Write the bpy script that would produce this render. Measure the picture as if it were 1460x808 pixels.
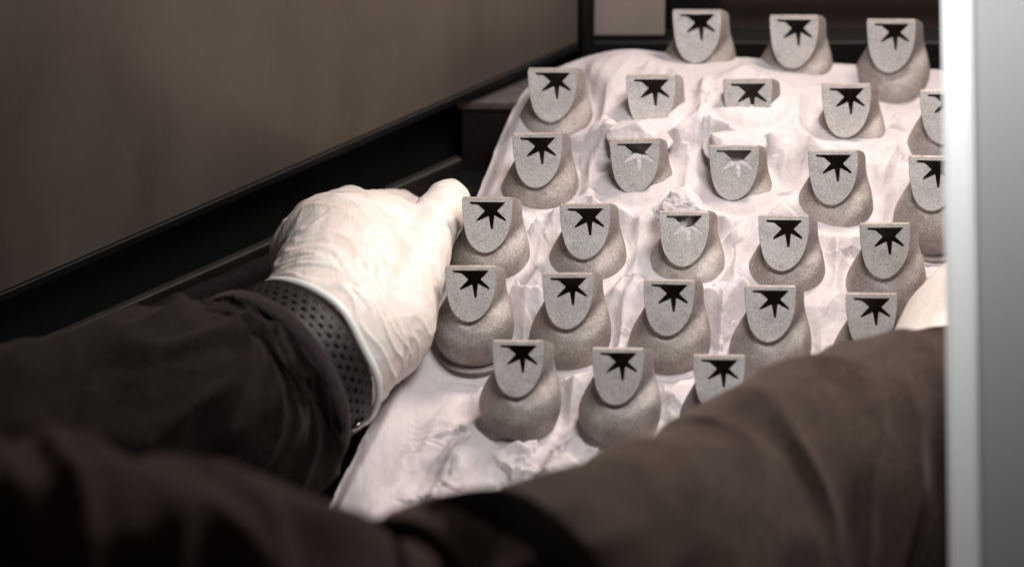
import bpy, bmesh, math, random
import numpy as np
from mathutils import Vector, Matrix, geometry, noise
random.seed(7); rng = np.random.default_rng(7)
R = math.radians
for o in list(bpy.data.objects): bpy.data.objects.remove(o, do_unlink=True)
scn = bpy.context.scene
# everything is modelled in units of 3 cm (K) and scaled to metres at the end
K = 0.03
EL = R(38.0); SE, CE = math.sin(EL), math.cos(EL)
DIST = 100.0
# ---------------- camera ----------------
cam = bpy.data.cameras.new('camera'); co = bpy.data.objects.new('camera', cam)
scn.collection.objects.link(co); scn.camera = co
co.location = Vector((0, -CE*DIST, SE*DIST))*K
co.rotation_euler = (R(90)-EL, 0, 0)
cam.sensor_width = 36; cam.lens = 36*DIST*100/1460
cam.clip_start = 0.05; cam.clip_end = 60
cam.dof.use_dof = True; cam.dof.focus_distance = (DIST-0.5)*K; cam.dof.aperture_fstop = 6.0
scn.render.resolution_x, scn.render.resolution_y = 1024, 566
# ---------------- light ----------------
w = bpy.data.worlds.new('World'); scn.world = w; w.use_nodes = True
w.node_tree.nodes['Background'].inputs[0].default_value = (0.80, 0.70, 0.66, 1)
w.node_tree.nodes['Background'].inputs[1].default_value = 0.045
def area(name, loc, to, size, power, col, sizey=None):
    l = bpy.data.lights.new(name, 'AREA'); l.energy = power; l.color = col
    l.shape = 'RECTANGLE'; l.size = size*K; l.size_y = (sizey or size)*K
    o = bpy.data.objects.new(name, l); scn.collection.objects.link(o)
    o.location = Vector(loc)*K
    o.rotation_euler = (Vector(to)-Vector(loc)).to_track_quat('-Z', 'Y').to_euler()
    return o
area('chamber_lamp', (7.5, 9.0, 10.5), (2.6, 1.8, 0), 3.4, 3.0, (1.0, 0.85, 0.78), 3)
rl = area('fill_lamp', (5.5, -4.5, 20), (3.0, 0.0, 0), 7, 0.88, (0.97, 0.97, 0.98), 6); rl.data.spread = R(88)  # unseen overhead fill added for the part faces; spread narrowed to darken the sleeve
scn.view_settings.view_transform = 'Standard'; scn.view_settings.look = 'None'
scn.view_settings.exposure = 0.0; scn.view_settings.gamma = 1.0

# ---------------- pixel of the photograph -> point of the place ----------------
def P(px, py, z=0.0):
    dx, dy = (px-730)/(DIST*100), (404-py)/(DIST*100)
    c = np.array([0, -CE*DIST, SE*DIST])
    d = np.array([dx, dy*SE+CE, dy*CE-SE])
    t = (z-c[2])/d[2]
    return c+d*t
def Q(px, py, dep):
    k = (DIST-dep)
    dx, dy = (px-730)/(DIST*100), (404-py)/(DIST*100)
    return np.array([dx*k, dy*k*SE - CE*dep, dy*k*CE + SE*dep])
# ---------------- helpers ----------------
COL = scn.collection
def tag(o, label=None, cat=None, group=None, kind=None):
    if label: o['label'] = label
    if cat: o['category'] = cat
    if group: o['group'] = group
    if kind: o['kind'] = kind
    return o
def thing(name, label, cat, loc=(0,0,0), group=None):
    o = bpy.data.objects.new(name, None); COL.objects.link(o); o.location = loc
    o.empty_display_size = 0.02
    return tag(o, label, cat, group)
def obj(name, me, mat, parent=None, loc=None, smooth=True):
    if not isinstance(me, bpy.types.Mesh):
        verts, faces = me
        m = bpy.data.meshes.new(name); m.from_pydata([tuple(v) for v in verts], [], [tuple(f) for f in faces]); me = m
    me.validate(); me.update()
    if smooth: me.polygons.foreach_set('use_smooth', [True]*len(me.polygons))
    if not me.materials: me.materials.append(mat)
    o = bpy.data.objects.new(name, me); COL.objects.link(o)
    if parent: o.parent = parent
    if loc is not None: o.location = loc
    return o
def box_mesh(name, lo, hi, bev=0.02, M=None):
    bm = bmesh.new()
    bmesh.ops.create_cube(bm, size=1)
    s = [h-l for l, h in zip(lo, hi)]; c = [(h+l)/2 for l, h in zip(lo, hi)]
    for v in bm.verts: v.co = Vector((v.co.x*s[0]+c[0], v.co.y*s[1]+c[1], v.co.z*s[2]+c[2]))
    if bev: bmesh.ops.bevel(bm, geom=bm.edges[:], offset=bev, segments=2, affect='EDGES', profile=0.5)
    if M is not None: bm.transform(M)
    me = bpy.data.meshes.new(name); bm.to_mesh(me); bm.free(); return me
# vectorised gradient noise
PERM = rng.permutation(256); PERM = np.concatenate([PERM]*3)
GR = rng.normal(size=(256, 3)); GR /= np.linalg.norm(GR, axis=1)[:, None]
def pn(x, y, z=0.0):
    x, y, z = np.broadcast_arrays(np.asarray(x, float), np.asarray(y, float), np.asarray(z, float))
    xi, yi, zi = np.floor(x).astype(int), np.floor(y).astype(int), np.floor(z).astype(int)
    xf, yf, zf = x-xi, y-yi, z-zi
    f = lambda t: t*t*t*(t*(t*6-15)+10)
    u, v, ww = f(xf), f(yf), f(zf)
    r = 0
    for i in (0, 1):
        for j in (0, 1):
            for k in (0, 1):
                h = PERM[PERM[PERM[(xi+i) & 255]+((yi+j) & 255)]+((zi+k) & 255)]
                g = GR[h]
                d = g[..., 0]*(xf-i)+g[..., 1]*(yf-j)+g[..., 2]*(zf-k)
                r = r + d*(u if i else 1-u)*(v if j else 1-v)*(ww if k else 1-ww)
    return r*1.6
def fbm(x, y, z=0.0, n=4):
    r = 0; a = 1.0
    for i in range(n):
        r = r + a*pn(x*2**i+i*17.3, y*2**i+i*5.1, np.asarray(z)*2**i+i*3.7); a *= 0.5
    return r
def sm(a, b, x):
    t = np.clip((x-a)/(b-a), 0, 1); return t*t*(3-2*t)
def spline(pts, n):
    pts = np.array(pts, float); m = len(pts)
    t = np.linspace(0, m-1, n); out = []
    for s in t:
        i = min(int(s), m-2); f = s-i
        p0 = pts[max(i-1, 0)]; p1 = pts[i]; p2 = pts[i+1]; p3 = pts[min(i+2, m-1)]
        out.append(0.5*((2*p1)+(-p0+p2)*f+(2*p0-5*p1+4*p2-p3)*f*f+(-p0+3*p1-3*p2+p3)*f**3))
    return np.array(out)
# ---------------- materials ----------------
class NT:
    def __init__(s, name):
        s.m = bpy.data.materials.new(name); s.m.use_nodes = True; s.t = s.m.node_tree
        s.b = s.t.nodes['Principled BSDF']; s.tc = s.n('ShaderNodeTexCoord')
    def n(s, t, **k):
        x = s.t.nodes.new(t)
        for a, v in k.items(): setattr(x, a, v)
        return x
    def l(s, a, b): s.t.links.new(a, b)
    def map(s, scale=(1,1,1), rot=(0,0,0), src='Object'):
        m = s.n('ShaderNodeMapping'); s.l(s.tc.outputs[src], m.inputs[0])
        m.inputs['Scale'].default_value = [c/K for c in scale]; m.inputs['Rotation'].default_value = rot
        return m.outputs[0]
    def noise(s, vec, scale, detail=4, rough=0.5, dist=0.0):
        x = s.n('ShaderNodeTexNoise'); s.l(vec, x.inputs['Vector'])
        x.inputs['Scale'].default_value = scale; x.inputs['Detail'].default_value = detail
        x.inputs['Roughness'].default_value = rough; x.inputs['Distortion'].default_value = dist
        return x.outputs[0]
    def ramp(s, fac, *stops):
        x = s.n('ShaderNodeValToRGB'); s.l(fac, x.inputs[0]); e = x.color_ramp.elements
        while len(e) < len(stops): e.new(0.5)
        for i, (p, c) in enumerate(stops):
            e[i].position = p; e[i].color = (c[0], c[1], c[2], 1) if hasattr(c, '__len__') else (c, c, c, 1)
        return x.outputs[0]
    def mix(s, a, b, fac, mode='MIX'):
        x = s.n('ShaderNodeMix', data_type='RGBA', blend_type=mode)
        for sock, v in ((x.inputs[6], a), (x.inputs[7], b), (x.inputs[0], fac)):
            if isinstance(v, bpy.types.NodeSocket): s.l(v, sock)
            elif hasattr(v, '__len__'): sock.default_value = (*v, 1)
            else: sock.default_value = v
        return x.outputs[2]
    def add(s, a, b, ka=1.0, kb=1.0):
        p = s.n('ShaderNodeMath', operation='MULTIPLY'); s.l(a, p.inputs[0]); p.inputs[1].default_value = ka
        q = s.n('ShaderNodeMath', operation='MULTIPLY_ADD'); s.l(b, q.inputs[0]); q.inputs[1].default_value = kb
        s.l(p.outputs[0], q.inputs[2]); return q.outputs[0]
    def bump(s, h, dist, strength=1.0):
        x = s.n('ShaderNodeBump'); s.l(h, x.inputs['Height'])
        x.inputs['Distance'].default_value = dist*K; x.inputs['Strength'].default_value = strength
        s.l(x.outputs[0], s.b.inputs['Normal'])
    def set(s, **k):
        for a, v in k.items():
            i = s.b.inputs[a.replace('_', ' ')]
            if isinstance(v, bpy.types.NodeSocket): s.l(v, i)
            elif hasattr(v, '__len__'): i.default_value = (*v, 1)
            else: i.default_value = v
        return s.m
def mat_metal(name, dark, light, metallic=0.35, rough=0.55, bd=0.012):
    t = NT(name); v0 = t.map()
    oi = t.n('ShaderNodeObjectInfo'); cm = t.n('ShaderNodeCombineXYZ')
    for i in range(3): t.l(oi.outputs['Random'], cm.inputs[i])
    vm = t.n('ShaderNodeVectorMath', operation='MULTIPLY_ADD'); t.l(cm.outputs[0], vm.inputs[0]); vm.inputs[1].default_value = (37, 53, 71); t.l(v0, vm.inputs[2]); v = vm.outputs[0]
    g = t.noise(v, 52, 3, 0.75)
    g2 = t.noise(v, 2.2, 5, 0.6, 0.5)
    c = t.ramp(g, (0.33, dark), (0.5, [(a+b)/2 for a, b in zip(dark, light)]), (0.67, light))
    c = t.mix(c, (0.74, 0.68, 0.645), t.ramp(g2, (0.48, 0), (0.75, 0.45)))
    c = t.mix(c, (0.18, 0.155, 0.14), t.ramp(t.noise(v, 4.5, 4, 0.6), (0.55, 0), (0.8, 0.5)))
    hs = t.n('ShaderNodeHueSaturation'); t.l(c, hs.inputs['Color'])
    mr = t.n('ShaderNodeMapRange'); t.l(oi.outputs['Random'], mr.inputs[0]); mr.inputs[3].default_value = 0.90; mr.inputs[4].default_value = 1.10
    t.l(mr.outputs[0], hs.inputs['Value'])
    t.bump(t.add(g, g2, 1.0, 1.5), bd, 0.9)
    return t.set(Base_Color=hs.outputs[0], Roughness=rough, Metallic=metallic, Specular_IOR_Level=0.6)
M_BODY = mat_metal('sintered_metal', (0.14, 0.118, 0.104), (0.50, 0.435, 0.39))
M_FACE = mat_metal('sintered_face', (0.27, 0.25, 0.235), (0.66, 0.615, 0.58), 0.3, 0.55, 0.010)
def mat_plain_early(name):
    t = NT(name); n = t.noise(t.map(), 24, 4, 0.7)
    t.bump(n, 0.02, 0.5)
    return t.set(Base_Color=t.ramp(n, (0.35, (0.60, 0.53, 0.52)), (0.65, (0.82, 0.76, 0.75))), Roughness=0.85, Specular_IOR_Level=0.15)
def mat_powder():
    t = NT('powder'); v = t.map()
    st = t.map((1.0, 0.22, 1.0), (0, 0, R(-22)))
    s1 = t.noise(st, 6, 5, 0.55, 0.3)
    g = t.noise(v, 30, 3, 0.7); p = t.noise(v, 1.3, 4, 0.5, 0.4)
    c = t.ramp(p, (0.3, (0.51, 0.457, 0.45)), (0.7, (0.60, 0.547, 0.54)))
    c = t.mix(c, (0.43, 0.385, 0.385), t.ramp(s1, (0.5, 0), (0.75, 0.35)))
    c = t.mix(c, (0.42, 0.375, 0.37), t.ramp(g, (0.5, 0), (0.75, 0.35)))
    t.bump(t.add(s1, g, 1.0, 0.25), 0.05, 0.55)
    return t.set(Base_Color=c, Roughness=0.85, Specular_IOR_Level=0.15)
M_POW = mat_powder()
M_POW_FILL = mat_plain_early('powder_lightened')  # bed powder again, colour lightened to make up for dim light on the fill
def mat_fabric(name, c0, c1, wsc=30, rough=0.9, sheen=0.25):
    t = NT(name); v = t.map()
    fz = t.noise(t.map((1, 1, 0.35), (0, R(40), R(30))), 14, 5, 0.65, 0.6)
    g = t.noise(v, wsc, 2, 0.6); p = t.noise(v, 0.9, 3)
    c = t.mix(t.ramp(fz, (0.35, c0), (0.7, c1)), c0, t.ramp(p, (0.4, 0.0), (0.7, 0.6)))
    t.bump(t.add(fz, g, 1, 0.5), 0.03, 0.7)
    return t.set(Base_Color=c, Roughness=rough, Specular_IOR_Level=0.15, Sheen_Weight=sheen, Sheen_Roughness=0.5, Sheen_Tint=(1.0, 0.80, 0.68))
M_SLEEVE = mat_fabric('sleeve_fleece', (0.0035, 0.0025, 0.002), (0.017, 0.0112, 0.0085), sheen=0.05)
M_SLEEVE2 = mat_fabric('jacket_cloth', (0.018, 0.0110, 0.0080), (0.082, 0.0520, 0.0385), sheen=0.22)
M_BAND = mat_fabric('strap_webbing', (0.020, 0.0165, 0.015), (0.050, 0.040, 0.035), sheen=0.05)
M_HEM = mat_fabric('hem_knit', (0.012, 0.009, 0.010), (0.035, 0.027, 0.028), sheen=0.08)
def mat_glove(name='latex', c0=(0.68, 0.60, 0.54), c1=(0.77, 0.715, 0.665)):
    t = NT(name); v = t.map()
    p = t.noise(v, 1.6, 5, 0.6, 0.6); q = t.noise(v, 7, 4, 0.7)
    c = t.mix(t.ramp(p, (0.35, c0), (0.62, c1)), (0.64, 0.52, 0.44), t.ramp(q, (0.55, 0), (0.8, 0.3)))
    wv = t.noise(t.map((1.0, 0.30, 1.0), (0, 0, R(60))), 2.6, 4, 0.55, 1.2)
    ri = t.ramp(wv, (0.40, 0.0), (0.5, 1.0), (0.60, 0.0))
    t.bump(t.add(ri, q, 1, 0.10), 0.012, 0.3)
    return t.set(Base_Color=c, Roughness=0.42, Specular_IOR_Level=0.35, Subsurface_Weight=0.15, Subsurface_Scale=0.004)
M_GLOVE = mat_glove()
M_CUFF = NT('glove_bead').set(Base_Color=(0.74, 0.74, 0.69), Roughness=0.4)
t = NT('skin'); M_SKIN = t.set(Base_Color=(0.58, 0.34, 0.25), Roughness=0.5, Subsurface_Weight=0.1, Subsurface_Scale=0.003)
t = NT('strap_rubber'); t.bump(t.noise(t.map(), 25, 3), 0.006); M_RUB = t.set(Base_Color=(0.013, 0.0115, 0.011), Roughness=0.5, Specular_IOR_Level=0.35)
M_HOLE_SHADE = NT('strap_hole_shade').set(Base_Color=(0.006, 0.006, 0.006), Roughness=0.8)  # near-black colour for the shade inside the strap holes
M_STEEL = NT('polished_steel').set(Base_Color=(0.55, 0.52, 0.49), Roughness=0.25, Metallic=1.0)
def mat_panel():
    t = NT('panel_metal'); v = t.map()
    p = t.noise(t.map((0.5, 0.5, 0.16), (0, R(12), 0)), 1.2, 6, 0.6, 0.7); g = t.noise(v, 22, 3, 0.7)
    c = t.ramp(p, (0.3, (0.145, 0.113, 0.090)), (0.7, (0.205, 0.162, 0.131)))
    sc = t.n('ShaderNodeTexVoronoi', feature='DISTANCE_TO_EDGE'); t.l(t.map((0.6, 0.6, 0.09), (0, R(20), R(5))), sc.inputs['Vector']); sc.inputs['Scale'].default_value = 0.9
    msk = t.noise(v, 1.7, 2)
    scr = t.mix((0, 0, 0), t.ramp(sc.outputs['Distance'], (0.0, 1), (0.012, 0)), t.ramp(msk, (0.50, 0), (0.60, 0.5)))
    c = t.mix(c, (0.20, 0.17, 0.15), scr)
    t.bump(t.add(g, p, 0.2, 1), 0.02, 0.3)
    return t.set(Base_Color=c, Roughness=t.ramp(p, (0.3, 0.42), (0.7, 0.6)), Metallic=0.25)
M_PANEL = mat_panel()
def mat_plain(name, c, rough=0.6, metallic=0.0, var=0.25, bd=0.01, sc=8):
    t = NT(name); n = t.noise(t.map(), sc, 5, 0.6)
    cc = t.ramp(n, (0.3, [x*(1-var) for x in c]), (0.7, [x*(1+var) for x in c]))
    t.bump(n, bd, 0.5)
    return t.set(Base_Color=cc, Roughness=rough, Metallic=metallic)
M_BLACK = mat_plain('black_enamel', (0.006, 0.0055, 0.005), 0.5)
M_FLOOR = mat_plain('chamber_floor_metal', (0.014, 0.011, 0.010), 0.5, 0.2, 0.5)
M_RAIL = mat_plain('rail_metal', (0.022, 0.017, 0.015), 0.5, 0.2, 0.35, 0.01, 3)
M_LEDGE = mat_plain('ledge_metal', (0.15, 0.122, 0.108), 0.5, 0.2)
M_BACK = mat_plain('back_panel_beige', (0.42, 0.34, 0.29), 0.6, 0, 0.05, 0.002, 2)
M_BACKD = mat_plain('back_panel_brown', (0.30, 0.225, 0.19), 0.6, 0, 0.08, 0.002, 2)
M_WHITE = mat_plain('door_edge_white', (0.70, 0.70, 0.69), 0.45, 0, 0.02)
M_GREY = mat_plain('door_face_grey', (0.21, 0.213, 0.213), 0.5, 0, 0.04, 0.004, 30)
M_PLATE = mat_plain('build_plate_steel', (0.16, 0.15, 0.145), 0.4, 0.8)

# ================= the printed parts =================
# face-top-left pixel, height (px/100) of the powder around it
PARTS = [
 ('front', [(702,486,0.0),(844,496,0.02),(988,506,0.05)]),
 ('second', [(636,379,-0.24),(774,388,0.14),(915,398,0.17),(1058,407,0.15),(1203,417,0.30)]),
 ('third', [(659,281,0.38),(797,290,0.46),(937,300,0.50),(1079,307,0.46),(1222,317,0.30)]),
 ('fourth', [(730,188,0.42),(868,196,0.70),(1007,206,0.66),(1147,213,0.46),(1290,221,-0.15)]),
 ('fifth', [(752,95,0.48),(890,104,0.80),(1027,111,1.02),(1167,117,0.64),(1306,125,0.40)]),
 ('back', [(955,12,0.66),(1092,18,0.60),(1230,25,0.20)]),
]
FEL = R(36)
tv = np.array([0, math.sin(FEL), math.cos(FEL)]); nv = np.array([0, -math.cos(FEL), math.sin(FEL)])
TOP = np.array([-0.40, 0.066, 1.28])           # top left corner of the face from the base centre
def F3(x, s, off=0.0): return TOP + np.array([x, 0, 0]) + tv*s + nv*off
U = np.array([(0.006,-0.01),(0.020,-0.22),(0.048,-0.42),(0.098,-0.58),(0.195,-0.70),(0.325,-0.752),(0.468,-0.712),(0.594,-0.59),(0.675,-0.42),(0.712,-0.22),(0.72,-0.01)])
def outline(nu=44, nt=14):
    u = spline(U, 240); d = np.r_[0, np.cumsum(np.linalg.norm(np.diff(u, axis=0), axis=1))]
    t = np.linspace(0, d[-1], nu)
    u = np.c_[np.interp(t, d, u[:, 0]), np.interp(t, d, u[:, 1])]
    x = np.linspace(0.708, 0.018, nt)
    return np.r_[u, np.c_[x, np.zeros(nt)]]
def make_body():
    o = outline(); N = len(o)
    c = np.array([0.36, -0.34]); th = np.arctan2((o[:, 1]-c[1]), (o[:, 0]-c[0]))
    P0 = np.array([F3(x, s) for x, s in o]); wgt = np.clip((o[:, 1]+0.76)/0.76, 0, 1)
    top = o[:, 1] > -0.001
    rings = [P0]
    e = P0 - nv*0.012; e[:, 0] += 0.006*np.cos(th); 
    e[top] = P0[top]+np.array([0, 0.010, 0.008])
    rings.append(e)
    e2 = P0 - nv*0.05
    e2[top] = P0[top]+np.array([0, 0.058, 0.005]); rings.append(e2)
    W = sm(0.0, 0.75, wgt)[:, None]; cs_, sn = np.cos(th), np.sin(th)
    M0 = e2 + (1-W)*np.array([0.0, -0.01, -0.05]) + W*(-nv*0.20+np.array([0.13, 0, -0.09]))
    M1 = np.c_[0.05+0.48*cs_, 0.475*sn, 0.635+0.125*sn]
    M2 = np.c_[0.575*cs_-0.005, 0.565*sn, 0.27-0.03*sn]
    P3 = np.c_[0.47*cs_, 0.465*sn, np.full(N, -0.06)]
    ctl = [P0*0.3+e2*0.7, e2, M0, M1, M2, P3, P3*[0.5, 0.5, 1.0]-np.array([0, 0, 0.12])]
    for q in range(1, 5):
        p0, p1, p2, p3 = ctl[q-1:q+3]
        for f in np.linspace(0, 1, 8)[1:]:
            rings.append(0.5*((2*p1)+(-p0+p2)*f+(2*p0-5*p1+4*p2-p3)*f*f+(-p0+3*p1-3*p2+p3)*f**3))
    low = P3.copy(); low[:, :2] *= 0.84; low[:, 2] = -0.13; rings.append(low)
    V = np.concatenate(rings); F = []
    for r in range(len(rings)-1):
        for i in range(N):
            j = (i+1) % N; F.append((r*N+i, (r+1)*N+i, (r+1)*N+j, r*N+j))
    # inner cavity behind the face
    cav = []
    cav.append(np.array([F3(0.36+(x-0.36)*0.92, s*0.93-0.018, -0.032) for x, s in o]))
    cav.append(np.array([F3(0.38+(x-0.36)*0.90, s*0.93-0.020, -0.30) for x, s in o]))
    cav.append(np.c_[0.36*np.cos(th), 0.36*np.sin(th), np.full(N, -0.15)])
    b = len(V); V = np.concatenate([V]+cav)
    for r in range(2):
        for i in range(N):
            j = (i+1) % N; F.append((b+r*N+i, b+r*N+j, b+(r+1)*N+j, b+(r+1)*N+i))
    F.append(tuple(b+2*N+i for i in range(N)))
    me = bpy.data.meshes.new('body'); me.from_pydata(V.tolist(), [], F)
    return me
# star seen in the face (x, s) in units of the face, clipped by the top strip
Z = 505.0
STAR = [((x-200)/Z, -(y-103)/Z) for x, y in
        [(260,120),(260,135),(317,141),(366,184),(306,250),(313,259),(394,221),(411,314),(426,314),(436,216),(512,256),(520,245),(456,184),(510,128),(510,120)]]
def ring_star(scale=1.0, cx=0.42, cs=-0.14):
    return [(cx+(x-cx)*scale, cs+(s-cs)*scale) for x, s in STAR]
def make_face():
    o = outline(); N = len(o)
    outer = [Vector((x, s, 0)) for x, s in o]; hole = [Vector((x, s, 0)) for x, s in STAR]
    tris = geometry.tessellate_polygon([outer, hole]); pts = outer+hole
    off = 0.0
    V = [F3(p.x, p.y, off) for p in pts]; F = []
    for a, b, c in tris:
        n = (pts[b]-pts[a]).cross(pts[c]-pts[a])
        F.append((a, b, c) if n.z > 0 else (a, c, b))
    M = len(STAR)
    # wall of the star cut, 4.5 deep, and the inside of the face plate
    k = len(V)
    for x, s in STAR: V.append(F3(x, s, -0.03))
    for i in range(M):
        j = (i+1) % M; F.append((N+i, N+j, k+j, k+i))
    k2 = len(V)
    for x, s in o: V.append(F3(0.36+(x-0.36)*0.92, s*0.93-0.018, -0.031))
    ins = geometry.tessellate_polygon([[Vector((V[k2+i][0], (V[k2+i]-TOP) @ tv, 0)) for i in range(N)], [Vector((V[k+i][0], (V[k+i]-TOP) @ tv, 0)) for i in range(M)]])
    idx = [k2+i for i in range(N)]+[k+i for i in range(M)]
    for a, b, c in ins: F.append((idx[a], idx[b], idx[c]))
    me = bpy.data.meshes.new('face_plate'); me.from_pydata([tuple(v) for v in V], [], F)
    return me
def make_rim():
    prof = [(0.44,-0.05),(0.53,-0.05),(0.555,-0.03),(0.555,0.0),(0.535,0.015),(0.46,0.015)]
    prof = [(r, z-0.09) for r, z in prof]
    N = 64; V = []; F = []
    for r, z in prof:
        for i in range(N):
            a = 2*math.pi*i/N; V.append((r*math.cos(a), r*math.sin(a), z))
    for k in range(len(prof)-1):
        for i in range(N):
            j = (i+1) % N; F.append((k*N+i, k*N+j, (k+1)*N+j, (k+1)*N+i))
    me = bpy.data.meshes.new('base_rim'); me.from_pydata(V, [], F); return me
BODY, FACE, RIM = make_body(), make_face(), make_rim()
BODY.materials.append(M_BODY); FACE.materials.append(M_FACE); RIM.materials.append(M_BODY)
def prune(me):
    me.validate(); me.update()
for m in (BODY, FACE, RIM): prune(m)
for p in BODY.polygons: p.use_smooth = True
def sharpen(me, ang):
    bm = bmesh.new(); bm.from_mesh(me)
    for e in bm.edges: e.smooth = not (len(e.link_faces) == 2 and e.calc_face_angle(0) > ang)
    bm.to_mesh(me); bm.free()
sharpen(BODY, R(38))
for p in RIM.polygons: p.use_smooth = True
sharpen(RIM, R(30))
FILLED = {('fourth', 1), ('fourth', 2), ('third', 2)}
NUM = ['first', 'second', 'third', 'fourth', 'fifth']
LAB = {
 ('front',0): 'grey sintered part with star hole, leftmost of the front row, whole round base showing',
 ('front',1): 'grey sintered part with star hole, middle of the three in the front row',
 ('front',2): 'grey sintered part with star hole, front row, its foot hidden by the near sleeve',
 ('second',0): 'grey sintered part with open base rim, touching the gloved palm at the bed edge',
 ('second',1): 'grey star-holed part second from left in the five-part row above the front row',
 ('second',2): 'grey star-holed part in the middle of the five-part row above the front row',
 ('second',3): 'grey star-holed part fourth in the row above the front row, beside the near forearm',
 ('second',4): 'grey star-holed part with only its head showing above the near forearm by the right glove',
 ('third',0): 'grey star-holed part standing right of the gloved thumb at the left bed edge',
 ('third',1): 'grey star-holed part right of the one beside the thumb, third row from the front',
 ('third',2): 'grey part with powder-choked star and a jagged powder peak on top',
 ('third',3): 'grey star-holed part right of the jagged-peaked clogged one, third row from the front',
 ('third',4): 'grey star-holed part just above the right glove, rightmost whole one of its row',
 ('fourth',0): 'grey star-holed part leftmost of the fourth row, on the sloping left bed edge',
 ('fourth',1): 'grey part with powder-clogged star and a smooth white powder cap, left one of two',
 ('fourth',2): 'grey part with powder-clogged star and powder on its left corner, right one of two',
 ('fourth',3): 'grey star-holed part right of the two powder-capped ones in the fourth row',
 ('fourth',4): 'grey star-holed part with deep bare base, cut by the white door edge',
 ('fifth',0): 'grey star-holed part leftmost of the fifth row, next to the rounded bed corner',
 ('fifth',1): 'grey star-holed part sunk in powder, second from left in the fifth row',
 ('fifth',2): 'shortest showing part, buried in powder to just below its star, fifth row',
 ('fifth',3): 'grey star-holed part right of the most deeply buried one, fifth row',
 ('fifth',4): 'grey star-holed part half hidden by the white door edge, upper of the two',
 ('back',0): 'pale star-holed part leftmost of the three in the back row',
 ('back',1): 'pale star-holed part in the middle of the three in the back row',
 ('back',2): 'pale star-holed part rightmost of the three in the back row, tall bare body',
}
CENT = []; PROTO = None
def copy_thing(o):
    c = o.copy(); COL.objects.link(c)
    for ch in [x for x in bpy.data.objects if x.parent == o]:
        d = ch.copy(); COL.objects.link(d); d.parent = c
    return c
for row, items in PARTS:
    for i, (px, py, h) in enumerate(items):
        loc = P(px+40, py+110, 0.0)
        if PROTO is None:
            o = PROTO = thing('printed_part', '', 'metal part')
            obj('body', BODY, M_BODY, o, smooth=False); obj('face_plate', FACE, M_FACE, o, smooth=False); obj('base_rim', RIM, M_BODY, o, smooth=False)
        else: o = copy_thing(PROTO)
        o.location = loc; o.rotation_euler = (0, 0, R(random.uniform(-1.6, 1.6))); o.rotation_euler[0] = R(random.uniform(-0.8, 0.8)); o.rotation_euler[1] = R(random.uniform(-0.6, 0.6))
        tag(o, LAB[(row, i)], 'metal part', 'rows of identical printed metal parts in the powder')
        CENT.append((loc[0], loc[1], h, row, i, o))

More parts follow.
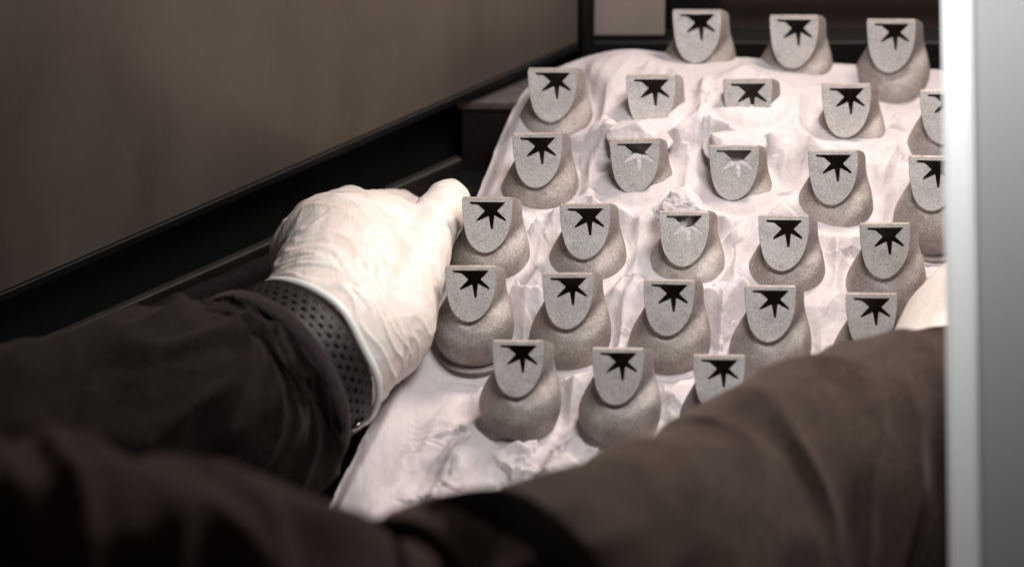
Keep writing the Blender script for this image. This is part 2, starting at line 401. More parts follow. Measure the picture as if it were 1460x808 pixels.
# ================= powder bed =================
LX = np.array([1.40, -0.09/SE]); LY = np.array([0.47, 0.98/SE])
ux = LX/np.linalg.norm(LX); uy = LY/np.linalg.norm(LY)
A = np.array([ux, uy]).T; Ai = np.linalg.inv(A)
corner = P(776, 58, 0.45)[:2]               # (virtual) back-left corner of the bed
def uvxy(x, y): 
    q = Ai @ np.array([x-corner[0], y-corner[1]]); return q
nu, nvv = 620, 700
Ug = np.linspace(-0.45, 9.2, nu); Vg = np.linspace(0.45, -12.2, nvv)
UU, VV = np.meshgrid(Ug, Vg, indexing='ij')
X = corner[0]+ux[0]*UU+uy[0]*VV; Y = corner[1]+ux[1]*UU+uy[1]*VV
def bed_height(X, Y, UU, VV):
    # smooth level: weights around the parts
    ws = 1e-4; hs = 1e-4*0.2
    num = np.zeros_like(X)+1e-3*0.2; den = np.zeros_like(X)+1e-3
    for x, y, h, *_ in CENT:
        d2 = (X-x)**2+((Y-(y-0.35)))**2*0.7
        ww = np.exp(-d2/(2*0.62**2)); num += ww*h; den += ww
    H = num/den
    # powder mounds in the open lanes between the parts
    dmin = np.full_like(X, 9.0)
    for x, y, h, *_ in CENT: dmin = np.minimum(dmin, np.hypot((X-x), (Y-y)*0.85))
    lane = sm(0.50, 1.0, dmin)
    H += 0.13*lane
    H0 = H.copy()
    # long slipped tongues running down the bed
    rx = X*math.cos(R(-22))+Y*math.sin(R(-22)); ry = -X*math.sin(R(-22))+Y*math.cos(R(-22))
    tong = fbm(rx*1.5+2, ry*0.42, 3.3, 3)
    H += 0.19*tong*sm(0.5, 0.9, dmin)
    rid = 1-np.abs(pn(rx*1.9+9, ry*0.6, 8.1))*2.2
    H += 0.12*np.clip(rid, 0, 1)*sm(0.52, 0.85, dmin)
    # broken facets with small steps (crusts)
    def facets(sc, amp, step, seed, sy=0.6):
        g = np.random.default_rng(seed); n = int(80*sc*sc)
        sx = g.uniform(X.min(), X.max(), n); sy_ = g.uniform(Y.min(), Y.max(), n)
        gx = g.normal(size=n)*amp; gy = g.normal(size=n)*amp*0.7; hh = g.normal(size=n)*step
        wx = X+0.25*fbm(X*1.7, Y*1.7, seed, 3); wy = Y+0.25*fbm(X*1.7+40, Y*1.7, seed, 3)
        best = np.full(X.shape, 1e9); out = np.zeros_like(X)
        for k in range(n):
            dx = wx-sx[k]; dy = (wy-sy_[k])
            a = dx*math.cos(0.4)-dy*math.sin(0.4); b = dx*math.sin(0.4)+dy*math.cos(0.4)
            d = a*a+(b*sy)**2; m = d < best
            best[m] = d[m]; out[m] = (hh[k]+gx[k]*dx+gy[k]*dy)[m]
        return out
    f1 = facets(1.3, 0.19, 0.018, 5); f2 = facets(2.2, 0.05, 0.005, 9)
    msk = sm(-0.15, 0.35, fbm(X*0.6, Y*0.6, 1.1, 2)+0.15)
    H += (f1*0.9)*sm(0.5, 0.75, dmin)*msk + f2*sm(0.5, 0.7, dmin)*(0.35+0.65*msk)
    # thin cracks and scalloped crusts near the front
    fr = sm(-7.4, -8.6, VV)
    tz = Y*2.6+X*0.9+2.2*fbm(X*0.8, Y*0.8, 6.0, 3)
    saw = (tz-np.floor(tz)); H += fr*0.06*sm(0.0, 0.85, saw)*(1-sm(0.96, 1.0, saw))*sm(-0.1, 0.3, fbm(X*0.7+7, Y*0.7, 2.0, 2))
    H += 0.005*fbm(X*7, Y*7, 0, 3)
    # troughs right round each base, deeper in front
    for x, y, h, row, i, o in CENT:
        d = np.hypot((X-x), (Y-y)); r = np.exp(-((d-0.60)/0.13)**2)
        front = 0.5-0.5*(Y-y)/np.maximum(d, 1e-3)
        H -= 0.10*r*front
        lim = sm(0.9, 0.45, d)
        if h > 0.3: H = H*(1-lim*0.6)+lim*0.6*(h+0.02*pn(X*5, Y*5, i))
        # peaked heap leaning on the back of the part
        dx = X-(x+0.12); dy = Y-(y+0.72)
        H += (0.08+0.18*abs(pn(x*3.1, y*1.7, 2.2)))*np.clip(1-np.abs(dx+0.15*pn(X*2,Y*2,1))/0.55-np.abs(dy)/0.8, 0, 1)**1.5*(h+0.2)
    for x, y, h, row, i, o in CENT:      # the bodies are hollow: no powder inside the open ones
        if (row, i) not in FILLED:
            q = ((X-x-0.03)/0.30)**2+((Y-y-0.16)/0.24)**2
            H = np.where(q < 1, np.minimum(H, 0.25), H)
    k = sm(0.4, 1.7, np.minimum(UU, -VV)+0.2*pn(X, Y, 9.0))
    return H0*(1-k)+H*k
H = bed_height(X, Y, UU, VV)
# edge of the bed: rounded corner, soft shoulder, then a steep side
rc = 1.5
du = UU; dv = -VV
inside = np.minimum(du, dv)
cm = (du < rc) & (dv < rc)
dist = np.where(cm, rc-np.hypot(rc-du, rc-dv), inside)
dist = dist+0.02*fbm(X*1.3, Y*1.3, 5.5, 2)
edge_lvl = 0.42*sm(-5.5, -1.5, VV)+0.10
H = H*sm(0.0, 0.8, dist)+edge_lvl*(1-sm(0.0, 0.8, dist))
H -= 0.16*(1-sm(0.0, 0.28, dist))
H = np.where(dist < 0, H-np.clip(-dist*9, 0, 2.2), H)
# right side of the front falls a little towards the missing parts
H = np.maximum(H, -1.15)
V3 = np.stack([X, Y, H], -1).reshape(-1, 3)
ii, jj = np.meshgrid(np.arange(nu-1), np.arange(nvv-1), indexing='ij')
a = (ii*nvv+jj).ravel(); quads = np.stack([a, a+1, a+nvv+1, a+nvv], 1)
keep = ~((dist[:-1, :-1].ravel() < -0.30))
quads = quads[keep][:, ::-1]
me = bpy.data.meshes.new('metal_powder')
me.vertices.add(len(V3)); me.vertices.foreach_set('co', V3.ravel())
me.loops.add(quads.size); me.loops.foreach_set('vertex_index', quads.ravel().astype(np.int32))
me.polygons.add(len(quads)); me.polygons.foreach_set('loop_start', np.arange(0, quads.size, 4, dtype=np.int32))
me.update(calc_edges=True)
bm = bmesh.new(); bm.from_mesh(me); bmesh.ops.delete(bm, geom=[v for v in bm.verts if not v.link_faces], context='VERTS')
bmesh.ops.recalc_face_normals(bm, faces=bm.faces[:]); 
if sum(f.normal.z for f in bm.faces[:500]) < 0: bmesh.ops.reverse_faces(bm, faces=bm.faces[:])
bm.to_mesh(me); bm.free()
pw = obj('metal_powder', me, M_POW)
tag(pw, 'pale pinkish powder bed heaped around the grey parts', 'powder', kind='stuff')
# build plate under the powder
def poly_prism(name, pts, z0, z1, bev=0.0):
    bm = bmesh.new(); vs = [bm.verts.new((p[0], p[1], z0)) for p in pts]; f = bm.faces.new(vs)
    r = bmesh.ops.extrude_face_region(bm, geom=[f])
    for g in r['geom']:
        if isinstance(g, bmesh.types.BMVert): g.co.z = z1
    bmesh.ops.recalc_face_normals(bm, faces=bm.faces[:])
    if bev: bmesh.ops.bevel(bm, geom=bm.edges[:], offset=bev, segments=2, affect='EDGES')
    me = bpy.data.meshes.new(name); bm.to_mesh(me); bm.free(); return me
def bed(u, v): return corner+ux*u+uy*v
pl = obj('build_plate', poly_prism('build_plate', [bed(-0.1, 0.1), bed(-0.1, -12.3), bed(9.4, -12.3), bed(9.4, 0.1)], -1.5, -1.12, 0.03), M_PLATE, smooth=False)
tag(pl, 'steel build plate carrying the powder bed and its parts', 'build plate')

# powder lumps sitting on / in the clogged parts
def lump(name, seed, peak, spread, rough):
    """broken crust: a block bounded by random planes, finely crumbled"""
    g = np.random.default_rng(seed)
    bm = bmesh.new(); bmesh.ops.create_icosphere(bm, subdivisions=5, radius=1)
    N_ = g.normal(size=(13, 3)); N_[:, 2] = np.abs(N_[:, 2])*0.9; N_ /= np.linalg.norm(N_, axis=1)[:, None]
    D_ = g.uniform(0.6, 1.0, 13)
    for v in bm.verts:
        d = np.array(v.co); q = N_ @ d
        r = min([1.3]+[D_[k]/q[k] for k in range(13) if q[k] > 0.05])
        r *= 1+rough*float(fbm(d[0]*2.2+seed, d[1]*2.2, d[2]*2.2, 3))
        v.co = Vector((d[0]*r*spread[0]+peak[0]*max(d[2], 0), d[1]*r*spread[1], d[2]*r*(peak[1] if d[2] > 0 else 0.12)))
    me = bpy.data.meshes.new(name); bm.to_mesh(me); bm.free(); return me
def fill_star(o, seed, top_open):
    """powder packed in the star cut, lying just behind the face"""
    g = np.random.default_rng(seed)
    st = [Vector((x, s, 0)) for x, s in STAR]
    bm = bmesh.new(); n = 40
    xs = np.linspace(0.10, 0.66, n); ss = np.linspace(-0.03, -0.45, n); V = []; F = []
    for x in xs:
        for s in ss:
            tt = sm(-0.20, -0.17, s-0.012*math.sin(x*30+seed)); 
            off = -0.010+0.008*float(pn(x*22+seed, s*22, 1))-0.40*tt*(1 if top_open[0] < x < top_open[1] else 0.10)
            V.append(F3(x, s, off))
    for i in range(n-1):
        for j in range(n-1):
            F.append((i*n+j, i*n+j+1, (i+1)*n+j+1, (i+1)*n+j))
    # stay inside the plate opening: keep faces under the star only
    def ins(x, s):
        c = False; q = STAR; k = len(q)-1
        cx, cs = 0.42, -0.16
        for i in range(len(q)):
            (xi, yi), (xj, yj) = q[i], q[k]
            if (yi > s) != (yj > s) and x < (xj-xi)*(s-yi)/(yj-yi)+xi: c = not c
            k = i
        return c
    F = [f for f in F if any(ins(xs[0]+(xs[-1]-xs[0])*((v//n)/(n-1)), ss[0]+(ss[-1]-ss[0])*((v % n)/(n-1))) for v in f)]
    me = bpy.data.meshes.new('powder_fill'); me.from_pydata([tuple(v) for v in V], [], F)
    bm = bmesh.new(); bm.from_mesh(me); bmesh.ops.delete(bm, geom=[v for v in bm.verts if not v.link_faces], context='VERTS'); bm.to_mesh(me); bm.free()
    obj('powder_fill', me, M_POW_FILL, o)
for x, y, h, row, i, o in CENT:
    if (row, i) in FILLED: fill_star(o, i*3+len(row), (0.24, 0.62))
    loc = o.location
    if (row, i) == ('third', 2):
        c = obj('powder_clump', lump('powder_clump', 3, (0.05, 0.27), (0.38, 0.30), 0.10), M_POW, loc=Vector((loc[0]-0.03, loc[1]+0.46, 1.08)), smooth=False)
        tag(c, 'jagged peak of caked powder on top of the nearest clogged part', 'powder clump', 'powder clumps on clogged parts')
    if (row, i) == ('fourth', 1):
        c = obj('powder_clump', lump('powder_clump', 8, (0.12, 0.19), (0.40, 0.36), 0.04), M_POW, loc=Vector((loc[0]+0.02, loc[1]+0.52, 1.02)), smooth=True)
        tag(c, 'smooth white powder cap on the left of the two clogged parts behind', 'powder clump', 'powder clumps on clogged parts')
    if (row, i) == ('fourth', 2):
        c = obj('powder_clump', lump('powder_clump', 14, (-0.10, 0.18), (0.40, 0.34), 0.05), M_POW, loc=Vector((loc[0]-0.05, loc[1]+0.50, 1.02)), smooth=True)
        tag(c, 'crumbled powder cap on the right of the two clogged parts behind', 'powder clump', 'powder clumps on clogged parts')

# ================= the chamber =================
ZF = -1.6
fl = obj('floor', poly_prism('floor', [(-30, -16), (30, -16), (30, 22), (-30, 22)], ZF-0.4, ZF), M_FLOOR, smooth=False); tag(fl, kind='structure')
e0 = P(0, 420, 0.0); e1 = P(826, 62, 0.0); wd = (e1-e0)[:2]; wl = np.linalg.norm(wd); wd /= wl; ang = math.atan2(wd[1], wd[0])
WM = Matrix.Translation((e0[0], e0[1], 0)) @ Matrix.Rotation(ang, 4, 'Z')
wt = thing('chamber_panel', 'large brown grey sheet metal wall panel with faint scratches behind the left arm', 'panel')
obj('sheet', box_mesh('sheet', (-8, 0, 0.02), (wl-0.02, 0.22, 9), 0.03, WM), M_PANEL, wt, smooth=False)
obj('bottom_seal', box_mesh('bottom_seal', (-8, -0.03, -0.12), (wl-0.02, 0.26, 0.018), 0.02, WM), M_BLACK, wt, smooth=False)
ft = obj('frame_post', box_mesh('frame_post', (wl, -0.10, -1.6), (wl+0.22, 0.35, 9), 0.03, WM), M_BLACK, smooth=False)
tag(ft, 'black upright frame post at the end of the brown panel', 'post')
dk = obj('chamber_skirt', box_mesh('chamber_skirt', (-8, 0.5, -1.6), (wl+3, 0.7, -0.15), 0.02, WM), M_BLACK, smooth=False); tag(dk, kind='structure')
def rail(y0, y1, z0, z1, x0, x1, label):
    r = obj('guide_rail', box_mesh('guide_rail', (x0, y0, z0), (x1, y1, z1), 0.03, WM), M_RAIL, smooth=False)
    tag(r, label, 'rail', 'dark rails in the channel under the panel')
rail(-0.62, -0.48, -0.80, -0.62, -8, wl-2.6, 'dim raised metal rail running along under the brown panel edge')
rail(-1.35, -1.22, -1.6, -1.25, -8, wl-2.4, 'thin low dark rail at the bottom of the black channel')
# ledge block beside the bed
q0 = P(652, 146, -0.3)
lb = thing('ledge_block', 'grey machined block jutting out behind the gloved thumb, beside the bed', 'block', q0)
obj('top_plate', box_mesh('top_plate', (0, 0, -0.14), (1.15, 1.1, 0.0), 0.02), M_LEDGE, lb, smooth=False)
obj('base', box_mesh('base', (0.06, 0.05, -1.3), (1.10, 1.0, -0.143), 0.02), M_RAIL, lb, smooth=False)
q1 = P(634, 178, -1.0)
st = obj('support_stud', box_mesh('support_stud', (0, 0, -0.6), (0.14, 0.14, 0.35), 0.04), M_LEDGE, loc=q1, smooth=False); tag(st, 'short pale stud standing left of the grey block', 'stud')
# back wall: beige panel, dark bay, rail
yb = P(900, 52, 0.0)[1]
def wall_piece(name, px0, px1, z0, z1, y, th, m, label=None, cat=None, kind=None):
    x0 = (px0-730)/100; x1 = (px1-730)/100
    o = obj(name, box_mesh(name, (x0, 0, z0), (x1, th, z1), 0.03), m, loc=(0, y, 0), smooth=False)
    return tag(o, label, cat, kind=kind)
wall_piece('wall_cover', 848, 958, 0.0, 8, yb, 0.2, M_BACK, 'pale beige panel behind the bed, right of the black post', 'panel')
wall_piece('back_wall', 700, 1900, -1.6, 8, yb+1.6, 0.3, M_BACKD, kind='structure')
wall_piece('back_sill', 848, 1900, -0.5, -0.05, yb-0.1, 0.4, M_BLACK, 'black sill along the back of the chamber behind the bed', 'sill')
wall_piece('bay_divider', 962, 1042, -0.04, 8, yb+0.25, 0.3, M_BLACK, 'dark upright divider behind the leftmost back row part', 'divider')
wall_piece('back_rail', 1044, 1900, 0.70, 0.82, yb+0.5, 0.5, M_RAIL, 'dim horizontal rail across the dark bay behind the back row', 'rail')

# ================= door edge in the right foreground =================
DD = 9.0
dt = thing('machine_door', 'blurred white edged grey door upright at the right of the picture', 'door')
b0, b1 = Q(1375, 900, DD), Q(1360, -90, DD)
def slab(name, pxa, pxb, dep0, dep1, m, lean=16):
    V = []
    for dep in (dep0, dep1):
        for (px, py) in ((pxa-lean/2, -150), (pxb-lean/2, -150), (pxb+lean/2, 960), (pxa+lean/2, 960)):
            V.append(Q(px, py, dep+(-1.8 if py < 0 else 1.8)))
    F = [(0, 1, 2, 3), (7, 6, 5, 4), (0, 4, 5, 1), (1, 5, 6, 2), (2, 6, 7, 3), (3, 7, 4, 0)]
    bm = bmesh.new(); vs = [bm.verts.new(v) for v in V]; [bm.faces.new([vs[i] for i in f]) for f in F]
    bmesh.ops.recalc_face_normals(bm, faces=bm.faces[:])
    bmesh.ops.bevel(bm, geom=bm.edges[:], offset=0.05, segments=3, affect='EDGES')
    me = bpy.data.meshes.new(name); bm.to_mesh(me); bm.free()
    return obj(name, me, m, dt, smooth=False)
slab('edge_strip', 1348, 1391, DD+0.25, DD-0.6, M_WHITE)
slab('door_leaf', 1391.5, 1700, DD+0.1, DD-0.5, M_GREY)

# ================= the person =================
pe = thing('person', 'person in dark brown sleeves and white gloves reaching over the powder bed', 'person')
def remesh(spheres, voxel, smooth_it=6):
    bm = bmesh.new()
    for c, r in spheres:
        bmesh.ops.create_icosphere(bm, subdivisions=3, radius=r, matrix=Matrix.Translation(Vector(c)))
    me = bpy.data.meshes.new('tmp'); bm.to_mesh(me); bm.free()
    o = bpy.data.objects.new('tmp', me); COL.objects.link(o)
    m = o.modifiers.new('r', 'REMESH'); m.mode = 'VOXEL'; m.voxel_size = voxel
    s = o.modifiers.new('s', 'SMOOTH'); s.iterations = smooth_it; s.factor = 0.5
    dg = bpy.context.evaluated_depsgraph_get(); dg.update()
    res = bpy.data.meshes.new_from_object(o.evaluated_get(dg))
    bpy.data.objects.remove(o, do_unlink=True); res.materials.clear()
    return res
def chain(pts, n=14):
    """pts: (xyz, r) -> dense tapered spheres"""
    out = []
    for (a, ra), (b, rb) in zip(pts[:-1], pts[1:]):
        a = np.array(a); b = np.array(b)
        for k in range(n+1):
            t = k/n; out.append((a*(1-t)+b*t, ra*(1-t)+rb*t))
    return out
ax = np.array([0.666, 0.743, 0.02]); ax /= np.linalg.norm(ax)
wc = P(450, 502, 1.0)                                    # middle of the glove cuff
def hp(px, py, z): return P(px, py, z)
# left hand inside its glove
L = []
L += chain([(wc-ax*0.2, 1.04), (wc+ax*0.25, 1.08)], 6)
L += chain([(wc+ax*0.2, 1.10), (hp(497, 392, 0.85), 1.02), (hp(492, 368, 0.7), 0.93)])
L += chain([(hp(478, 362, 0.6), 0.86), (hp(535, 352, 0.6), 0.80)])
L += chain([(wc+ax*0.3, 1.0), (hp(540, 462, 0.75), 0.80), (hp(562, 418, 0.75), 0.66)])
L += chain([(hp(548, 440, 0.75), 0.72), (hp(590, 372, 0.75), 0.50), (hp(614, 324, 0.72), 0.385), (hp(628, 303, 0.70), 0.36), (hp(640, 286, 0.62), 0.315)])   # thumb
L += chain([(hp(530, 352, 0.6), 0.72), (hp(566, 322, 0.35), 0.36), (hp(592, 312, -0.35), 0.30), (hp(640, 340, -0.95), 0.27)])     # index
L += chain([(hp(505, 340, 0.5), 0.70), (hp(540, 305, 0.25), 0.36), (hp(570, 300, -0.5), 0.31), (hp(630, 330, -1.25), 0.27)])
L += chain([(hp(470, 345, 0.4), 0.70), (hp(500, 300, 0.0), 0.36), (hp(545, 320, -0.8), 0.30), (hp(600, 360, -1.3), 0.27)])
L += chain([(hp(450, 360, 0.3), 0.66), (hp(470, 330, -0.2), 0.34), (hp(510, 360, -0.9), 0.28), (hp(570, 400, -1.3), 0.25)])
gm = remesh(L, 0.035, 24)
nvx = len(gm.vertices); cv = np.empty(nvx*3); gm.vertices.foreach_get('co', cv); cv = cv.reshape(-1, 3)
nr = np.empty(nvx*3); gm.vertices.foreach_get('normal', nr); nr = nr.reshape(-1, 3)
# cut off below the cuff
rel = cv-wc; al = rel @ ax
rad = np.cross(ax, [0, 0, 1]); rad /= np.linalg.norm(rad); up2 = np.cross(rad, ax)
ph = np.arctan2(rel @ up2, rel @ rad)
fold = np.zeros(nvx)
warp = 0.35*pn(cv[:, 0]*1.1, cv[:, 1]*1.1, cv[:, 2]*1.1)
lines = np.abs(pn((al+warp)*4.2+0.8*np.sin(ph*1.3), ph*0.9, 2.0)); fold += 0.034*np.clip(1-lines*4.5, 0, 1)*np.exp(-((al-0.45)/0.55)**2)
l2 = np.abs(pn(cv[:, 0]*2.4+cv[:, 1]*1.6+warp, (cv[:, 1]-cv[:, 0])*0.8, cv[:, 2]*1.4)); fold += 0.016*np.clip(1-l2*4, 0, 1)*sm(0.2, 0.9, al)
l3 = np.abs(pn(cv[:, 0]*1.6-cv[:, 1]*3.2+2*warp, cv[:, 1]*1.1, cv[:, 2]*3+4)); fold += 0.005*np.clip(1-l3*6, 0, 1)
fold += 0.012*pn(cv[:, 0]*1.2, cv[:, 1]*1.2, cv[:, 2]*1.2)
cv = cv+nr*fold[:, None]; gm.vertices.foreach_set('co', cv.ravel())
bm = bmesh.new(); bm.from_mesh(gm); bmesh.ops.delete(bm, geom=[v for v in bm.verts if (np.array(v.co)-wc) @ ax < -0.02], context='VERTS'); bm.to_mesh(gm); bm.free()
obj('glove', gm, M_GLOVE, pe).data.name = 'glove'
def ring_pt(c, r, a, ry=1.0): return c+rad*r*math.cos(a)+up2*r*ry*math.sin(a)
def torus(name, c, r, th, thw, wob=0.0, seed=0, n=140, m=12):
    V = []; F = []
    for i in range(n):
        a = 2*math.pi*i/n; rr = r*(1+wob*float(pn(math.cos(a)*1.5+seed, math.sin(a)*1.5, 0.5)))
        sh = wob*1.8*float(pn(math.cos(a)*1.2, math.sin(a)*1.2+seed, 3.5))
        for j in range(m):
            b = 2*math.pi*j/m
            V.append(ring_pt(c+ax*(thw*math.sin(b)+sh), rr+th*math.cos(b), a))
    for i in range(n):
        for j in range(m):
            F.append((i*m+j, i*m+(j+1) % m, ((i+1) % n)*m+(j+1) % m, ((i+1) % n)*m+j))
    me = bpy.data.meshes.new(name); me.from_pydata([tuple(v) for v in V], [], F); return me
obj('glove_cuff', torus('glove_cuff', wc-ax*0.0, 1.155, 0.045, 0.06, 0.05, 2), M_CUFF, pe)
# right hand: glove behind the forearm and the door edge
G = []
w2 = P(1340, 560, 1.2)
G += chain([(w2, 0.95), (P(1378, 485, 1.0), 0.98), (P(1395, 445, 0.8), 0.84)])
G += chain([(P(1400, 430, 0.7), 0.70), (P(1425, 380, 0.5), 0.36), (P(1440, 360, 0.0), 0.30), (P(1420, 400, -0.6), 0.26)])
G += chain([(P(1430, 440, 0.7), 0.70), (P(1465, 385, 0.5), 0.36), (P(1475, 370, 0.0), 0.30), (P(1450, 410, -0.6), 0.26)])
G += chain([(P(1450, 460, 0.7), 0.70), (P(1500, 400, 0.5), 0.35), (P(1510, 385, 0.0), 0.30), (P(1490, 425, -0.6), 0.26)])
G += chain([(P(1460, 480, 0.7), 0.66), (P(1530, 430, 0.5), 0.33), (P(1545, 420, 0.0), 0.28), (P(1520, 450, -0.6), 0.25)])
G += chain([(P(1385, 490, 0.9), 0.60), (P(1370, 440, 0.9), 0.42), (P(1385, 400, 0.8), 0.34), (P(1400, 370, 0.75), 0.30)])
g2 = remesh(G, 0.05, 6); obj('glove', g2, M_GLOVE, pe)
# ---- watch strap ----
sc_ = wc-ax*0.48; SR = 1.235
ncol, nrow = 5, 44
V = []; F = []
def sp(u, v, r): # u across (along arm), v angle
    hump = 0.0
    return ring_pt(sc_+ax*u, r+hump, v)
wdt = 0.64
size = [0.5, 0.8, 1.05, 0.8, 0.5]
for j in range(nrow):
    for i in range(ncol):
        u0 = -wdt/2+0.04+(wdt-0.08)*i/ncol; du_ = (wdt-0.08)/ncol
        stag = 0.5 if i % 2 else 0.0
        v0 = 2*math.pi*(j+stag)/nrow; dv_ = 2*math.pi/nrow
        n = 12; k0 = len(V); sz = size[i]
        sq = []; el = []
        for q in range(n):
            a = 2*math.pi*q/n+math.pi/4; c_, s_ = math.cos(a), math.sin(a); mx = max(abs(c_), abs(s_))
            sq.append((u0+du_/2+c_/mx*du_/2, v0+dv_/2+s_/mx*dv_/2)); el.append((u0+du_/2+c_*du_*0.30*sz, v0+dv_/2+s_*dv_*0.26*sz))
        for (u, v) in sq: V.append(sp(u, v, SR))
        for (u, v) in el: V.append(sp(u, v, SR-0.004))
        for (u, v) in el: V.append(sp(u, v, SR-0.045))
        for q in range(n):
            p = (q+1) % n
            F.append((k0+q, k0+p, k0+n+p, k0+n+q)); F.append((k0+n+q, k0+n+p, k0+2*n+p, k0+2*n+q))
strap = obj('watch_strap', (V, F), M_RUB, pe, smooth=False)
def band(name, c, r0, r1, u0, u1, m, parent, n=160, edge=0.015):
    prof = [(u0, r0), (u0, r1-edge), (u0+edge, r1), (u1-edge, r1), (u1, r1-edge), (u1, r0)]
    V = []; F = []
    for i in range(n):
        a = 2*math.pi*i/n
        for u, r in prof: V.append(ring_pt(c+ax*u, r, a))
    k = len(prof)
    for i in range(n):
        for j in range(k):
            F.append((i*k+j, i*k+(j+1) % k, ((i+1) % n)*k+(j+1) % k, ((i+1) % n)*k+j))
    return obj(name, (V, F), m, parent, smooth=False)
band('strap_hole_shade', sc_, SR-0.08, SR-0.046, -wdt/2+0.02, wdt/2-0.02, M_HOLE_SHADE, strap)  # added dark layer in place of the shadow under the holes
band('strap_edge', sc_, SR-0.07, SR+0.004, wdt/2-0.042, wdt/2, M_RUB, strap)
band('strap_edge', sc_, SR-0.07, SR+0.004, -wdt/2, -wdt/2+0.042, M_RUB, strap)
# steel keeper at the lower end of the strap
kp = P(516, 603, 0.0)
a0 = -0.30
bk = ring_pt(sc_+ax*0.05, SR+0.03, a0)
bmK = bmesh.new(); bmesh.ops.create_cube(bmK, size=1)
for v in bmK.verts: v.co = Vector((v.co.x*0.30, v.co.y*0.07, v.co.z*0.10))
bmesh.ops.bevel(bmK, geom=bmK.edges[:], offset=0.02, segments=2, affect='EDGES')
meK = bpy.data.meshes.new('strap_buckle'); bmK.to_mesh(meK); bmK.free()
for v in meK.vertices:
    c = v.co.copy(); tdir = -rad*math.sin(a0)+up2*math.cos(a0); ndir = rad*math.cos(a0)+up2*math.sin(a0)
    v.co = Vector(bk+ax*c.x+ndir*c.y+tdir*c.z)
obj('buckle', meK, M_STEEL, strap)
# ---- sleeves as folded tubes ----
def tube(name, pts, rads, n=200, m=128, disp=None, mat=None, parent=None, squash=None, thick=0.08, seg_end=None):
    C = spline(pts, n); r = spline(np.array(rads)[:, None], n)[:, 0]
    T = np.gradient(C, axis=0); T /= np.linalg.norm(T, axis=1)[:, None]
    up = np.array([0, -CE, SE])
    Rr = np.cross(T, up); Rr /= np.linalg.norm(Rr, axis=1)[:, None]; Uu = np.cross(Rr, T)
    s = np.linspace(0, 1, n)[:, None]; a = np.linspace(0, 2*np.pi, m, endpoint=False)[None, :]
    ca, sa = np.cos(a), np.sin(a)
    rr = r[:, None]*np.ones_like(a)
    if disp is not None: rr = rr+disp(s, a, C)
    Vx = C[:, None, :]+Rr[:, None, :]*(rr*ca)[..., None]+Uu[:, None, :]*(rr*sa)[..., None]
    # turned-in end of the cloth
    endin = C[-1][None, :]+(Vx[-1]-C[-1])*(1-thick/r[-1])-T[-1]*0.02
    end2 = C[-1][None, :]+(Vx[-1]-C[-1])*(1-thick/r[-1])-T[-1]*0.5
    Vx = np.concatenate([Vx, endin[None], end2[None]]); nn = n+2
    ii, jj = np.meshgrid(np.arange(nn-1), np.arange(m), indexing='ij'); j2 = (jj+1) % m
    F = np.stack([ii*m+jj, ii*m+j2, (ii+1)*m+j2, (ii+1)*m+jj], -1).reshape(-1, 4)
    o = obj(name, (Vx.reshape(-1, 3), F.tolist()), mat, parent)
    bm = bmesh.new(); bm.from_mesh(o.data); bmesh.ops.recalc_face_normals(bm, faces=bm.faces[:]); bm.to_mesh(o.data); bm.free()
    for p in o.data.polygons: p.use_smooth = True
    return o
cuff = wc-ax*0.95
def zl(px, py, z): return P(px, py, z)
ptsL = [zl(-420, 800, 3.0), zl(-200, 715, 2.2), zl(20, 660, 1.7), zl(180, 620, 1.35), cuff-ax*0.95, cuff-ax*0.35, cuff]
rL = [1.75, 1.65, 1.58, 1.60, 1.62, 1.45, 1.40]
def dispL(s, a, C):
    x = C[:, None, 0]
    A_ = np.cos(a)*1.3; B_ = np.sin(a)*1.3
    ph_ = s*9.0
    f = 0.10*fbm(ph_*0.8+A_*0.6, A_, B_, 3)
    rdg = np.abs(pn(ph_*1.0+A_*1.2+B_*0.8, A_*0.9, B_*0.9+5)); f = f+0.16*(np.clip(1-rdg*2.6, 0, 1)-0.3)*sm(0.25, 0.6, s)*sm(1.0, 0.9, s)
    # step where the hem band is stitched on
    f = f-0.035*np.exp(-((s-0.925)/0.006)**2)
    # one seam running down the sleeve
    sa_ = ((a-(2.35+1.7*(1-s))+np.pi) % (2*np.pi))-np.pi
    f = f-0.03*np.exp(-(sa_/0.02)**2)*sm(0.95, 0.9, s)
    return f
slv = tube('sleeve', ptsL, rL, 260, 180, dispL, M_SLEEVE, pe)
# hem: darker knit band round the end of that sleeve
def hem(c0, c1, r0, r1, m, parent):
    n = 160; V = []; F = []; prof = []
    for k in range(9):
        t = k/8; prof.append((t, 0.035*math.sin(math.pi*t)**0.5))
    for i in range(n):
        a = 2*math.pi*i/n
        for t, bz in prof:
            c = c0*(1-t)+c1*t; V.append(ring_pt(c, r0*(1-t)+r1*t+bz+0.01*float(pn(math.cos(a)*4, math.sin(a)*4, t)), a))
        V.append(ring_pt(c1, r1-0.09, a)); V.append(ring_pt(c1-ax*0.3, r1-0.09, a))
    k = len(prof)+2
    for i in range(n):
        for j in range(k-1): F.append((i*k+j, i*k+j+1, ((i+1) % n)*k+j+1, ((i+1) % n)*k+j))
    o = obj('hem', (V, F), m, parent); return o
hem(cuff-ax*0.10, cuff+ax*0.16, 1.41, 1.40, M_HEM, slv)
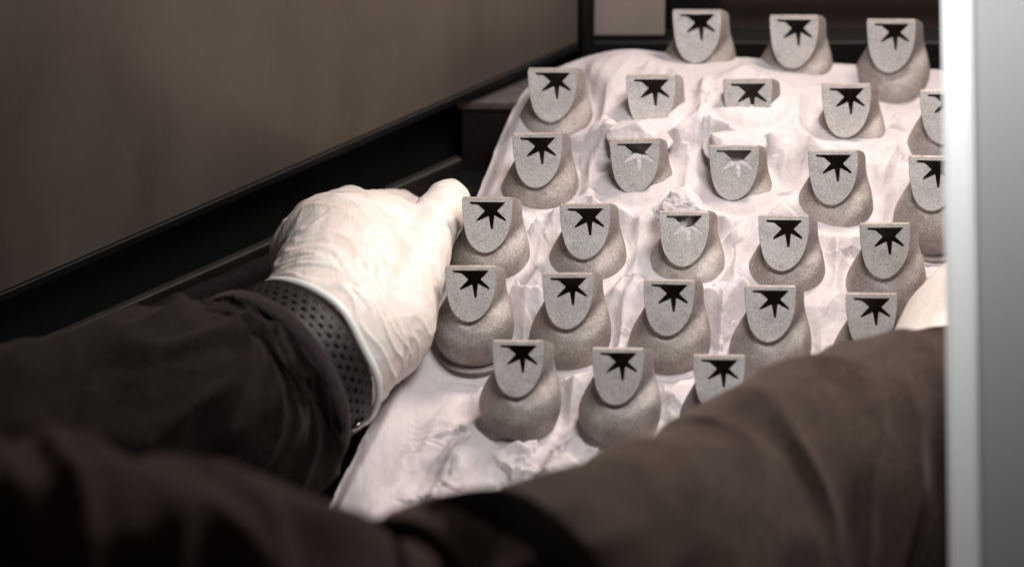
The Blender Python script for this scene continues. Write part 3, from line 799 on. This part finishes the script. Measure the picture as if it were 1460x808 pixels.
# near arm, out of focus
ptsR = [Q(-700, 960, 18), Q(-250, 908, 17), Q(60, 898, 16.5), Q(320, 922, 15), Q(520, 950, 13), Q(700, 918, 12), Q(880, 892, 10), Q(1040, 828, 8), Q(1170, 738, 6.8), Q(1280, 650, 5.6), Q(1345, 585, 4.2)]
rR = [2.4, 2.3, 2.25, 2.05, 1.75, 1.88, 2.10, 2.15, 2.05, 1.72, 1.15]
rR = [r*(1-0.01*d/10) for r, d in zip(rR, [17]*11)]
def dispR(s, a, C):
    A_ = np.cos(a); B_ = np.sin(a); p = s*14
    f = 0.10*fbm(p*0.6+A_*0.5, A_, B_, 3)
    rdg = np.abs(pn(p*0.9+A_*1.5, A_*0.8+3, B_*0.8)); f = f+0.20*(np.clip(1-rdg*1.8, 0, 1)-0.3)
    left = sm(0.34, 0.25, s); rd2 = np.abs(pn(p*2.4, A_*0.7, B_*0.7+9)); f = f+0.20*left*(np.clip(1-rd2*2.4, 0, 1)-0.3)
    return f
slr = tube('sleeve', ptsR, rR, 340, 160, dispR, M_SLEEVE2, pe)
slr['label'] = 'blurred brown near sleeve with deep folds'
# two dark straps crossing the near sleeve
def strapband(pts, wid, name):
    C = spline(pts, 80); V = []; F = []
    for i, c in enumerate(C):
        T = C[min(i+1, 79)]-C[max(i-1, 0)]; T /= np.linalg.norm(T)
        vw = np.array([0, -CE, SE]); side = np.cross(T, vw); side /= np.linalg.norm(side)
        k = 8
        for j in range(k+1):
            t = j/k*2-1
            V.append(c+side*wid*t+vw*(0.05*(1-t*t)))
        for j in range(k, -1, -1):
            t = j/k*2-1
            V.append(c+side*wid*t+vw*(0.05*(1-t*t)-0.07))
    m = 18
    for i in range(79):
        for j in range(m): F.append((i*m+j, (i+1)*m+j, (i+1)*m+(j+1) % m, i*m+(j+1) % m))
    o = obj(name, (V, F), M_BAND, slr); return o
strapband([Q(590, 762, 12.2), Q(650, 732, 13.0), Q(720, 728, 13.5), Q(785, 768, 13.9), Q(835, 830, 13.9), Q(865, 920, 13.5)], 0.27, 'strap')
strapband([Q(500, 770, 13.2), Q(560, 752, 14.0), Q(615, 768, 14.6), Q(655, 815, 14.9), Q(680, 900, 14.6)], 0.13, 'strap')
# the body: one continuous skin from shoulders to both wrists, all of it inside the clothes
sh = np.array([-12.0, -14.0, 9.0])
B = []
B += chain([(sh+[0, 0, 3], 3.0), (sh+[-1, -1, -6], 3.6)], 8)
B += chain([(sh+[0, 0, 3], 2.0)]+[(p, min(r*0.62, 1.3)) for p, r in zip(ptsL[:5], rL)]+[(cuff, 1.02), (wc-ax*0.1, 1.0)], 10)
B += chain([(sh+[0, 0, 3], 2.0)]+[(p, min(r*0.60, 1.3)) for p, r in zip(ptsR[:-1], rR)]+[(Q(1345, 575, 4.2), 0.85), (w2, 0.86)], 10)
bmz = remesh(B, 0.16, 4); obj('body', bmz, M_SKIN, pe)
J = chain([(sh+[0, 0, 3.4], 3.5), (sh+[-1, -1, -6], 4.1)], 8)+chain([(sh+[0, 0, 3], 2.6), (ptsL[0], 1.85)], 12)+chain([(sh+[0, 0, 3], 2.9), (ptsR[0], 2.5)], 12)
obj('jacket', remesh(J, 0.2, 4), M_SLEEVE2, pe)

# ---------------- scale everything to metres ----------------
S = Matrix.Scale(K, 4)
for me in bpy.data.meshes:
    if me.users: me.transform(S)
for o in scn.objects:
    if o.type in ('MESH', 'EMPTY'): o.location = o.location*K
